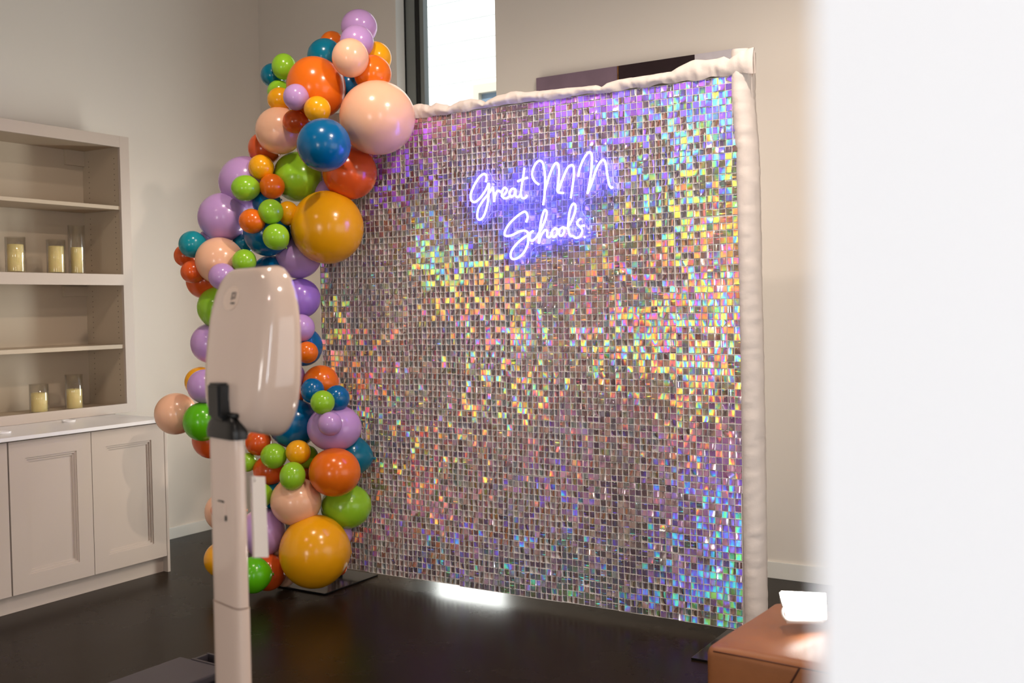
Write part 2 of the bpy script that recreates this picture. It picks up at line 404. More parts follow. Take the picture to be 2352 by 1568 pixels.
# neighbouring building seen through the glass
nb = thing('neighbouring_house', 'sunlit white clapboard house outside the tall window', 'house', (-5, 8, 0))
def pnb(name, bxs, m):
    o = boxes(name, [(p[0]+5, p[1]+5, p[2]-8, p[3]-8, p[4], p[5]) for p in bxs], m); o.parent = nb; return o
pnb('house_wall', [(-8.5, -3.2, 8.03, 8.3, 0, 7.5)], M_siding)
for i in range(36):
    z = 0.4 + i*0.186
    bm = bmesh.new()
    v = [bm.verts.new(p) for p in ((-8.5+5, 0.0, z), (-3.2+5, 0.0, z), (-3.2+5, 0.008, z+0.187), (-8.5+5, 0.008, z+0.187), (-8.5+5, 0.03, z), (-3.2+5, 0.03, z))]
    bm.faces.new((v[0], v[1], v[2], v[3])); bm.faces.new((v[0], v[4], v[5], v[1]))
    obj('siding_board', bm, M_siding, nb)
fo = pnb('house_window_frame', [(-5.30, -4.2, 7.93, 8.02, 3.42, 3.50), (-5.30, -5.24, 7.93, 8.02, 2.2, 3.42)], mat('tan_trim', srgb(205, 196, 178), 0.6))
pnb('house_window_glass', [(-5.24, -4.2, 7.985, 8.02, 2.2, 3.42)], mat('blue_grey_glass', srgb(120, 140, 160), 0.1))

# ------------------------------------------------------------------ base cabinets
cab = thing('base_cabinet', 'white shaker base cabinet along the left wall under the bookcase', 'cabinet', (-5.2, 3.1, 0))
def P(name, bxs, m, parent, bevel=0.0015):
    L0 = cab.location
    o = boxes(name, [(q[0]-L0[0], q[1]-L0[0], q[2]-L0[1], q[3]-L0[1], q[4], q[5]) for q in bxs], m, parent, bevel); return o
P('carcass', [(XL+0.002, -4.872, 2.1, 4.012, 0.092, 0.868)], M_cab, cab)
P('end_panel', [(XL+0.002, -4.850, 4.014, 4.032, 0.0, 0.868)], M_cab, cab)
P('toe_kick', [(-4.905, -4.887, 2.1, 4.013, 0.0, 0.092)], M_cab, cab)
def door(ya, yb):
    z0, z1, st = 0.095, 0.862, 0.088
    xf, xb = -4.850, -4.870
    L0 = cab.location
    bm = bmesh.new()
    for q in ((xb, xf, ya, ya+st, z0, z1), (xb, xf, yb-st, yb, z0, z1), (xb, xf, ya+st, yb-st, z0, z0+st), (xb, xf, ya+st, yb-st, z1-st, z1)):
        box(bm, q[0]-L0[0], q[1]-L0[0], q[2]-L0[1], q[3]-L0[1], q[4], q[5])
    d = obj('door', bm, M_cab, cab)
    # ogee bead: two stepped frames then the recessed panel
    bm = bmesh.new()
    for k, (o0, o1, xx) in enumerate(((0, 0.010, xf-0.004), (0.010, 0.022, xf-0.009))):
        A, B, C, D = ya+st+o0, yb-st-o0, z0+st+o0, z1-st-o0
        for q in ((A, A+o1-o0, C, D), (B-(o1-o0), B, C, D), (A+o1-o0, B-(o1-o0), C, C+o1-o0), (A+o1-o0, B-(o1-o0), D-(o1-o0), D)):
            box(bm, xb-L0[0], xx-L0[0], q[0]-L0[1], q[1]-L0[1], q[2], q[3])
    obj('bead', bm, M_cab, d)
    P('door_panel', [(xb, xf-0.013, ya+st+0.02, yb-st-0.02, z0+st+0.02, z1-st-0.02)], M_cab, d, 0)
door(3.534, 4.010); door(3.062, 3.530); door(2.585, 3.053); door(2.112, 2.581)
ct = boxes('countertop', [(XL+0.002, -4.826, 2.1, 4.040, 0.870, 0.889)], M_counter, bevel=0.002)
tag(ct, 'thin white countertop on the base cabinet below the bookcase', 'countertop')

# ------------------------------------------------------------------ bookcase
bk = thing('bookcase', 'tall white built-in bookcase with four shelf bays above the countertop', 'bookcase', (-5.34, 3.3, 0.889))
def K(name, bxs, m, bevel=0.001, parent=None):
    return boxes(name, [(q[0]+5.34, q[1]+5.34, q[2]-3.3, q[3]-3.3, q[4]-0.889, q[5]-0.889) for q in bxs], m, parent or bk, bevel)
XB, XFr = -5.70, -5.339
K('back_panel', [(XB-0.02, XB, HY0, 4.15, 0.885, 2.50)], M_cabin)
K('side_panel', [(XB-0.02, XFr-0.02, 4.150, 4.185, 0.89, 2.50)], M_cabin)
K('top_panel', [(XB-0.02, XFr-0.02, HY0, 4.15, 2.497, 2.52)], M_cabin)
K('face_stile', [(XFr-0.02, XFr, 4.147, 4.213, 0.89, 2.560)], M_cab)
K('top_rail', [(XFr-0.02, XFr+0.001, HY0, 4.146, 2.492, 2.560)], M_cab)
K('middle_rail', [(XFr-0.02, XFr+0.003, HY0, 4.155, 1.661, 1.727)], M_cab)
K('middle_shelf', [(XB, XFr-0.02, HY0, 4.15, 1.69, 1.727)], M_cabin)
K('bottom_rail', [(XFr-0.02, XFr+0.003, HY0, 4.147, 0.89, 0.944)], M_cab)
K('bottom_shelf', [(XB, XFr-0.02, HY0, 4.15, 0.905, 0.930)], M_cabin)
K('shelf', [(XB+0.003, XFr-0.012, HY0, 4.146, 2.117, 2.139)], M_cabin)
K('shelf', [(XB+0.003, XFr-0.012, HY0, 4.146, 1.279, 1.303)], M_cabin)
K('corner_block', [(XB, XB+0.02, 4.02, 4.15, 2.405, 2.497)], M_cabin)
K('corner_block', [(XB, XB+0.02, 3.98, 4.15, 1.60, 1.661)], M_cabin)
bm = bmesh.new()
for xx in (-5.64, -5.40):
    z = 0.99
    while z < 2.46:
        if abs(z-2.128) > 0.03 and not 1.65 < z < 1.75 and abs(z-1.291) > 0.03:
            q = [bm.verts.new((xx+5.34+0.003*math.cos(k*PI/3), 4.1494-3.3, z-0.889+0.003*math.sin(k*PI/3))) for k in range(6)]
            q2 = [bm.verts.new((v_.co.x, v_.co.y+0.001, v_.co.z)) for v_ in q]
            bm.faces.new(q); bm.faces.new(q2[::-1])
            for k in range(6): bm.faces.new((q[k], q2[k], q2[(k+1) % 6], q[(k+1) % 6]))
        z += 0.032
h = obj('pin_holes', bm, M_hole, bk); h['kind'] = 'stuff'

def vase(px, r, hgt, cr, ch, z, label, off=0.0):
    y = float(on(px, 600 if z > 1.5 else 920, 0, -5.45-off)[1])
    t = thing('candle_vase', label, 'candle holder', (-5.45-off, y, z), 'cylinder candle vases in the bookcase')
    bm = bmesh.new()
    lathe(bm, [(r-0.002, 0.008), (r-0.0022, hgt), (r-0.0022, hgt), (r, hgt), (r, 0.0), (0.002, 0.0)], 32, close=False)
    obj('glass_cylinder', bm, M_glass, t, True)
    bm = bmesh.new()
    pr = [(0.001, 0.008), (cr, 0.008), (cr, ch-0.004), (cr-0.004, ch), (0.008, ch-0.003), (0.001, ch-0.003)]
    lathe(bm, pr, 32)
    c_ = obj('candle', bm, M_candle, t, False)
    bm = bmesh.new(); tube(bm, [(0, 0, ch-0.004), (0.001, 0, ch+0.006)], 0.001, 5)
    obj('wick', bm, M_hole, c_)
vase(36, 0.054, 0.200, 0.042, 0.160, 1.728, 'glass cylinder holding a thick cream candle, furthest from the balloons on its shelf')
vase(129, 0.052, 0.196, 0.042, 0.160, 1.728, 'glass cylinder with cream candle in the middle of three on the upper shelf')
vase(177, 0.048, 0.290, 0.033, 0.160, 1.728, 'tallest narrow glass cylinder with a golden candle beside two shorter ones', 0.03)
vase(90, 0.052, 0.165, 0.043, 0.115, 0.931, 'shorter glass cylinder candle on the lowest shelf above the countertop')
vase(171, 0.050, 0.205, 0.043, 0.120, 0.931, 'taller glass cylinder candle on the lowest shelf beside a shorter one')

def puck(px, py, label):
    p = on(px, py, 2, 0.889)
    t = thing('tealight_dish', label, 'dish', (p[0], p[1], 0.8895), 'small discs on the countertop')
    bm = bmesh.new(); lathe(bm, [(0.001, 0), (0.034, 0), (0.037, 0.006), (0.036, 0.012), (0.031, 0.012), (0.030, 0.007), (0.001, 0.007)], 28)
    obj('dish', bm, M_counter, t, False)
    bm = bmesh.new(); lathe(bm, [(0.001, 0.0072), (0.018, 0.0072), (0.018, 0.010), (0.001, 0.0105)], 20)
    obj('insert', bm, M_glass, t)
puck(158, 969, 'small round white disc on the countertop near the bottom rail')
puck(8, 996, 'flat white disc at the cut edge of the picture on the countertop')

# ------------------------------------------------------------------ wall art behind the backdrop
ax0, ax1, az1 = -3.2, -1.932, 2.865
art = thing('wall_art', 'wide unframed canvas in plum, black and grey blocks hung high on the back wall', 'painting', ((ax0+ax1)/2, YB-0.03, 1.9))
def A(name, x0, x1, m):
    o = boxes(name, [(x0-art.location.x, x1-art.location.x, -0.015, 0.028, 0.0, az1-1.9)], m, art, 0.002); return o
A('plum_block', ax0, -2.655, mat('plum_paint', srgb(118, 98, 112), 0.5, noise=(8, .12, 0)))
A('black_block', -2.655, -2.187, mat('black_paint', srgb(38, 22, 26), 0.4, noise=(12, .3, 0)))
A('grey_block', -2.187, ax1, mat('grey_paint', srgb(196, 190, 196), 0.6, noise=(14, .08, 0)))
A('ochre_line', -2.662, -2.648, mat('ochre_paint', srgb(150, 100, 50), 0.5, noise=(30, .4, 0)))

# ------------------------------------------------------------------ shimmer backdrop
BY = 4.44
PIT = 0.03055
NP, NC = 8, 10
BX1, BZ1 = -1.568, 2.490
BX0, BZ0 = BX1-PIT*NP*NC, BZ1-PIT*NP*NC
bd = thing('shimmer_backdrop', 'square holographic sequin backdrop on a white cloth covered frame in front of the back wall', 'backdrop', (0, BY, 0))

# smooth value noise on a grid
def vnoise(seed, n=64):
    r = np.random.default_rng(seed).random((n, n))
    def f(x, y):
        x = np.asarray(x, float) % n; y = np.asarray(y, float) % n
        xi = np.floor(x).astype(int); yi = np.floor(y).astype(int); fx = x-xi; fy = y-yi
        fx = fx*fx*(3-2*fx); fy = fy*fy*(3-2*fy)
        a = r[xi % n, yi % n]; b = r[(xi+1) % n, yi % n]; c = r[xi % n, (yi+1) % n]; d = r[(xi+1) % n, (yi+1) % n]
        return (a*(1-fx)+b*fx)*(1-fy)+(c*(1-fx)+d*fx)*fy
    return f
nA, nB, nC, nD, nE = [vnoise(k) for k in (11, 12, 13, 14, 15)]

def cloth(name, cols, m=M_cloth, parent=bd, smooth=True):
    """cols: list of columns of points (closed sheets of cloth), world coordinates"""
    bm = bmesh.new(); V = [[bm.verts.new((p[0]-bd.location[0], p[1]-bd.location[1], p[2])) for p in c] for c in cols]
    for a, b in zip(V, V[1:]):
        for k in range(len(a)-1): bm.faces.new((a[k], b[k], b[k+1], a[k+1]))
    return obj(name, bm, m, parent, smooth)

# uprights, crossbar and base plates of the frame
for xx in (BX0+0.02, BX1-0.02):
    bm = bmesh.new(); lathe(bm, [(0.017, 0.008), (0.017, 2.50)], 16, (xx, 0.075, 0)); obj('upright', bm, M_dark, bd, True)
bm = bmesh.new(); tube(bm, [(BX0-0.02, 0.075, 2.485), (BX1+0.02, 0.075, 2.485)], 0.015, 12); obj('crossbar', bm, M_dark, bd, True)
for x0, x1, ya in ((-4.055, -3.714, 4.080), (-1.672, -1.330, 4.077)):
    boxes('base_plate', [(x0, x1, ya-BY, ya+0.44-BY, 0.001, 0.009)], mat('plate_black', srgb(20, 20, 20), 0.16), bd, 0.002)

# cloth hanging behind the panels
cols = []
for i in range(161):
    x = BX0-0.02+(BX1-BX0+0.03)*i/160
    cols.append([(x, BY+0.020+0.006*float(nA(x*9, z*1.2)), z) for z in np.linspace(0.046, 2.49, 30)])
cloth('backing_cloth', cols)
# cloth gathered over the crossbar
edge = [(700, 268), (900, 246), (955, 241), (965, 238), (983, 240), (988, 247), (1005, 236), (1030, 241), (1034, 246), (1060, 232), (1085, 227), (1108, 230), (1116, 240), (1122, 232), (1145, 220),
        (1165, 216), (1176, 211), (1190, 209), (1210, 212), (1236, 210), (1300, 203), (1340, 200), (1372, 196), (1385, 201), (1396, 192), (1425, 183), (1480, 175), (1545, 165),
        (1560, 155), (1590, 140), (1600, 137), (1625, 138), (1650, 135), (1665, 130), (1680, 136), (1690, 126), (1704, 113), (1712, 120), (1722, 112), (1731, 109)]
EX = [float(on(p, q, 1, BY)[0]) for p, q in edge]; EZ = [float(on(p, q, 1, BY)[2]) for p, q in edge]
cols = []
for i in range(361):
    x = BX0-0.03 + (-1.498-BX0+0.03)*i/360
    zt = float(np.interp(x, EX, EZ)); zl = 2.482+0.014*float(nD(x*16, 1))
    c = []
    for k in range(13):
        u = k/12
        wr = 0.010*(float(nA(x*26+u*2.5, u*4))-0.5)+0.008*(float(nB(x*60, u*3+x*5))-0.5)
        if u < 0.6:
            q = u/0.6; z = zl+(zt-zl)*q; y = -0.012-0.022*math.sin(PI*min(1, q*0.9+0.08))
        else:
            q = (u-0.6)/0.4; ke = min(1, max(0.12, (-1.500-x)/0.06)); z = zt-0.11*q*q; y = -0.012+(0.02*q+0.11*math.sin(q*PI/2))*ke
        c.append((x, BY+y+wr, z+wr*0.4*math.sin(PI*u)))
    cols.append(c)
cloth('top_drape', cols)
# cloth wrapped round the right edge
cols = []
sec = [(-0.078, 0.004), (-0.070, -0.014), (-0.050, -0.022), (-0.026, -0.018), (-0.008, 0.0), (0.0, 0.03), (-0.001, 0.07), (-0.004, 0.11), (-0.03, 0.12)]
zs = np.linspace(0.01, 2.60, 170)
for z in zs:
    xr = float(np.interp(z, [0, .15, 1.2, 1.9, 2.15, 2.4, 2.6], [-1.487, -1.490, -1.497, -1.507, -1.510, -1.528, -1.524]))
    c = []
    for k, (dx, dy) in enumerate(sec):
        wv = 0.010*(float(nC(z*5+k*0.5, k*0.9))-0.5)+0.012*(float(nB(z*22+k*1.3, k*0.6))-0.5)*math.exp(-abs(k-4.5)*0.5)+0.008*(float(nE(z*60, k*0.7))-0.5)+0.005*(float(nA(z*110+k*0.4, k*0.9))-0.5)
        c.append((xr+dx+wv*0.7, BY+dy-wv, z))
    cols.append(c)
cloth('side_drape', cols)

# panels with their white grid, ten by ten squares each
def lattice():
    bm = bmesh.new(); S = PIT*NC; t = 0.0010
    for k in range(NC+1):
        p = -S/2+k*PIT
        box(bm, p-t, p+t, -0.0100, 0.0012, -S/2, S/2)
        box(bm, -S/2, S/2, -0.0100, 0.0016, p-t, p+t)
    box(bm, -S/2-0.004, S/2+0.004, 0.0018, 0.0030, -S/2-0.004, S/2+0.004)
    me = bpy.data.meshes.new('panel'); bm.to_mesh(me); bm.free(); me.materials.append(M_grid); return me
LAT = lattice()
def tile_verts(curl, bend):
    w2, h = 0.0136, 0.0272
    out = []
    for v in (0, 0.5, 1):
        for u in (-1, 0, 1):
            out.append((u*w2, -0.003*curl*(1-u*u)-0.004*bend*v*v, -h*v+0.002))
    return np.array(out)
TF = [(0, 1, 4, 3), (1, 2, 5, 4), (3, 4, 7, 6), (4, 5, 8, 7)]
variants = []
for k in range(14):
    me = bpy.data.meshes.new('sequin'); V = tile_verts(rng.normal(0, .8), rng.normal(0.2, .6))
    me.from_pydata([tuple(v) for v in V], [], TF); me.polygons.foreach_set('use_smooth', [True]*4); me.materials.append(M_foil); me.update(); variants.append(me)
VV, FF, CV, CF = [], [], [], []
def tile_rot(x, z, i, j):
    left = (BX1-x)/(BX1-BX0)
    p = 0.04+0.65*left**0.9 + 0.95*(float(nA(x*3.1, z*2.2+5))-0.45) + 0.35*(float(nD(x*1.2, j*0.9))-0.5)
    if z > 2.2: p -= 0.35*(z-2.2)/0.3
    if rng.random() < p: yaw = -math.radians(rng.normal(25, 6))
    else: yaw = math.radians(rng.normal(-1, 5))
    pitch = math.radians(rng.normal(-1, 2.4))
    roll = math.radians(rng.normal(0, 1.4) if rng.random() > 0.012 else rng.normal(0, 28))
    return yaw, pitch, roll
def rotm(yaw, pitch, roll):
    cy, sy, cx, sx, cz, sz = math.cos(yaw), math.sin(yaw), math.cos(pitch), math.sin(pitch), math.cos(roll), math.sin(roll)
    Rz = np.array([[cy, -sy, 0], [sy, cy, 0], [0, 0, 1]]); Rx = np.array([[1, 0, 0], [0, cx, -sx], [0, sx, cx]]); Ry = np.array([[cz, 0, sz], [0, 1, 0], [-sz, 0, cz]])
    return Rz @ Rx @ Ry
for pi in range(NP):
    for pj in range(NP):
        ox, oz, orl = rng.normal(0, .0012), rng.normal(0, .0025), math.radians(rng.normal(0, .25))
        pcx, pcz = BX0+PIT*NC*(pi+.5)+ox, BZ0+PIT*NC*(pj+.5)+oz
        pan = link('panel', LAT, bd); pan.location = (pcx, -0.001, pcz); pan.rotation_euler = (0, orl, 0)
        own = (pi == NP-1 and pj in (3, 4, 5))
        for a in range(NC):
            for b in range(NC):
                lx, lz = (a-(NC-1)/2)*PIT, (b+1-NC/2)*PIT
                x = pcx+lx; z = pcz+lz
                lx += 0.0022*(float(nB(x*4, z*4))-0.5); lz += 0.004*(float(nC(x*5, z*3))-0.5)
                yaw, pitch, roll = tile_rot(x, z, a, b)
                if own:
                    o = link('sequin', variants[int(rng.integers(14))], pan)
                    o.location = (lx, -0.0090, lz-0.0020); o.rotation_euler = Matrix(rotm(yaw, pitch, roll).tolist()).to_euler()
                else:
                    V = (rotm(yaw, pitch, roll) @ tile_verts(rng.normal(0, .8), rng.normal(0.2, .6)).T).T
                    V += np.array([pcx+lx, -0.0100, pcz+lz-0.0020]); n0 = len(VV); VV.extend(V.tolist()); FF.extend([tuple(n0+q for q in f) for f in TF])
                # the little white clip each square hangs from
                n0 = len(CV); r_ = 0.0018; cx_, cz_ = pcx+lx, pcz+lz-0.0034
                CV.extend([(cx_-r_, -0.006, cz_-r_), (cx_+r_, -0.006, cz_-r_), (cx_+r_, -0.006, cz_+r_), (cx_-r_, -0.006, cz_+r_), (cx_, -0.0150, cz_)])
                CF.extend([(n0, n0+1, n0+4), (n0+1, n0+2, n0+4), (n0+2, n0+3, n0+4), (n0+3, n0, n0+4)])
me = bpy.data.meshes.new('sequins'); me.from_pydata(VV, [], FF); me.polygons.foreach_set('use_smooth', [True]*len(FF)); me.update()
o = link('sequins', me, bd, M_foil); o['kind'] = 'stuff'
me = bpy.data.meshes.new('clips'); me.from_pydata(CV, [], CF); me.update()
o = link('clips', me, bd, M_grid); o['kind'] = 'stuff'

# ------------------------------------------------------------------ neon sign
NY = 4.386
neon = thing('neon_sign', 'glowing violet white script neon sign reading Great MN Schools hung on the sequin backdrop', 'sign', (-2.55, NY, 1.85))
def z7(p): return on(1040+p[0]/4.9, 320+p[1]/4.9, 1, NY)
def loc7(p):
    q = z7(p); return (q[0]+2.55, 0.0, q[2]-1.85)
letters = [
 [[(372, 482), (380, 420), (352, 388), (300, 425), (240, 520), (202, 620), (208, 685), (250, 705), (315, 650), (375, 560), (405, 495), (403, 600), (392, 720), (350, 860), (303, 905), (275, 870), (288, 780), (340, 690), (410, 600), (452, 535)]],
 [[(452, 535), (462, 620), (466, 700), (474, 640), (505, 578), (545, 592)]],
 [[(545, 640), (590, 610), (608, 565), (582, 545), (552, 590), (560, 645), (600, 664), (655, 628)]],
 [[(703, 562), (668, 556), (640, 600), (652, 645), (688, 628), (708, 570), (708, 635), (740, 648), (765, 612)]],
 [[(806, 318), (795, 400), (776, 520), (766, 610), (780, 657), (815, 658), (836, 628)], [(730, 472), (785, 450), (842, 430)]],
 [[(968, 508), (922, 470), (894, 405), (905, 330), (940, 265), (978, 240), (1012, 265), (1030, 340), (1038, 450), (1034, 600), (1018, 740)],
  [(1030, 600), (1062, 490), (1105, 360), (1150, 275), (1180, 275), (1195, 350), (1188, 480), (1180, 585), (1245, 605)],
  [(1190, 575), (1235, 450), (1290, 325), (1335, 290), (1362, 320), (1360, 430), (1345, 550), (1328, 662)]],
 [[(1412, 420), (1428, 330), (1470, 225), (1518, 155), (1552, 150), (1566, 200), (1560, 330), (1540, 480), (1514, 612)],
  [(1514, 612), (1560, 500), (1610, 350), (1658, 258), (1698, 232), (1722, 280), (1738, 390), (1758, 500), (1782, 545), (1802, 536)]],
 [[(825, 932), (842, 875), (826, 822), (788, 820), (705, 880), (625, 965), (583, 1050), (598, 1086), (665, 1078), (745, 1038), (805, 1026), (842, 1048), (850, 1110), (842, 1185), (798, 1275), (730, 1335), (672, 1345), (650, 1305), (672, 1235), (745, 1150), (830, 1085), (890, 1040)]],
 [[(905, 1028), (872, 1060), (866, 1118), (895, 1140), (940, 1105)]],
 [[(940, 1105), (1000, 1000), (1048, 880), (1056, 812), (1032, 797), (1008, 860), (985, 970), (966, 1165), (992, 1085), (1035, 1022), (1062, 1035), (1062, 1090), (1090, 1100), (1118, 1060)]],
 [[(1152, 998), (1120, 1030), (1116, 1078), (1140, 1098), (1172, 1062), (1172, 1015), (1152, 998), (1198, 1025)]],
 [[(1240, 988), (1204, 1012), (1197, 1065), (1222, 1085), (1254, 1042), (1252, 1000), (1240, 988), (1288, 1004)]],
 [[(1290, 1000), (1335, 920), (1374, 820), (1380, 745), (1355, 724), (1325, 775), (1306, 870), (1300, 990), (1318, 1075), (1362, 1092)]],
 [[(1442, 892), (1412, 915), (1402, 955), (1438, 990), (1458, 1030), (1432, 1090), (1388, 1108), (1362, 1095)], [(1450, 975), (1482, 970)]],
 [[(1478, 1102), (1490, 1096)]],
]
for L_ in letters:
    bm = bmesh.new()
    for st in L_:
        tube(bm, catmull([loc7(p) for p in st], 7), 0.0052, 8)
    obj('letter_tube', bm, M_neon, neon, True)
outl = [(170, 600), (215, 430), (320, 345), (420, 350), (450, 450), (640, 430), (720, 290), (870, 300), (920, 200), (1050, 185), (1250, 235), (1400, 205), (1510, 95), (1620, 125), (1710, 190), (1790, 260), (1800, 430), (1860, 500), (1840, 590), (1600, 650), (1470, 740), (1450, 830),
        (1540, 930), (1560, 1060), (1530, 1130), (1100, 1190), (910, 1210), (860, 1310), (720, 1400), (620, 1380), (590, 1200), (530, 1050), (590, 880), (500, 800), (350, 960), (240, 930), (230, 780)]
pts = catmull([loc7(p) for p in outl+[outl[0]]], 3)[:-1]
bm = bmesh.new()
f1 = [bm.verts.new((p[0], 0.012, p[2])) for p in pts]; f2 = [bm.verts.new((p[0], 0.016, p[2])) for p in pts]
bm.faces.new(f1); bm.faces.new(f2[::-1])
for k in range(len(pts)): bm.faces.new((f1[k], f2[k], f2[(k+1) % len(pts)], f1[(k+1) % len(pts)]))
bmesh.ops.triangulate(bm, faces=[f for f in bm.faces if len(f.verts) > 4])
obj('acrylic_backing', bm, M_acrylic, neon)
M_wire = mat('clear_wire', srgb(225, 225, 250), 0.25)
for wpts in ([(330, 960), (380, 900), (430, 830), (500, 800)], [(1640, 590), (1560, 650), (1480, 680), (1440, 760), (1470, 850), (1530, 930), (1530, 1040)], [(1780, 230), (1790, 360), (1805, 470), (1850, 510), (1845, 590), (1810, 600)],
             [(400, 355), (440, 430), (470, 480), (530, 490)], [(1600, 40), (1620, 130), (1630, 230)], [(870, 1330), (890, 1240), (960, 1200), (1040, 1170)]):
    bm = bmesh.new(); tube(bm, [(p[0], 0.006, p[2]) for p in catmull([loc7(p) for p in wpts], 6)], 0.0012, 5)
    obj('wire', bm, M_wire, neon, True)
for p in ((447, 505), (1608, 245), (885, 1178), (1530, 1050)):
    q = loc7(p); bm = bmesh.new(); tube(bm, [(q[0], -0.002, q[2]), (q[0], 0.018, q[2])], 0.005, 12); obj('standoff', bm, M_wire, neon, True)

# ------------------------------------------------------------------ balloons
BC = dict(orange=srgb(232, 112, 22), red=srgb(218, 88, 32), peach=srgb(244, 190, 156), lilac=srgb(192, 152, 208), purple=srgb(160, 120, 205), lime=srgb(146, 200, 44), green=srgb(92, 184, 16),
          teal=srgb(0, 112, 140), blue=srgb(0, 98, 150), aqua=srgb(20, 142, 156), amber=srgb(242, 170, 18))
def balloon_mat(n, c):
    m = mat('latex_'+n, c, 0.20, spec=0.5, noise=(4, 0.015, 0))
    b = m.node_tree.nodes['Principled BSDF']; b.inputs['Sheen Weight'].default_value = 0.0
    b.inputs['Subsurface Weight'].default_value = 0.12 if n in ('peach', 'lilac', 'amber') else 0.05
    b.inputs['Subsurface Radius'].default_value = (1, .6, .4); b.inputs['Subsurface Scale'].default_value = 0.03
    return m
def balloon_mesh():
    bm = bmesh.new(); prof = []
    n = 26
    for i in range(1, n):
        t = PI*i/n
        r = math.sin(t); z = math.cos(t)
        if z > 0.2: r *= 1-0.16*((z-0.2)/0.8)**2; z = z+0.10*((z-0.2)/0.8)**2
        prof.append((r, z))
    prof = prof[::-1]
    prof += [(0.06, 1.11), (0.035, 1.14), (0.06, 1.17), (0.085, 1.20), (0.03, 1.205)]
    lathe(bm, prof, 40)
    bmesh.ops.recalc_face_normals(bm, faces=bm.faces[:])
    me = bpy.data.meshes.new('balloon'); bm.to_mesh(me); bm.free(); me.polygons.foreach_set('use_smooth', [True]*len(me.polygons)); return me
BM = balloon_mesh(); BMESH = {}
for n_, c_ in BC.items():
    q = BM.copy(); q.materials.append(balloon_mat(n_, c_)); BMESH[n_] = q
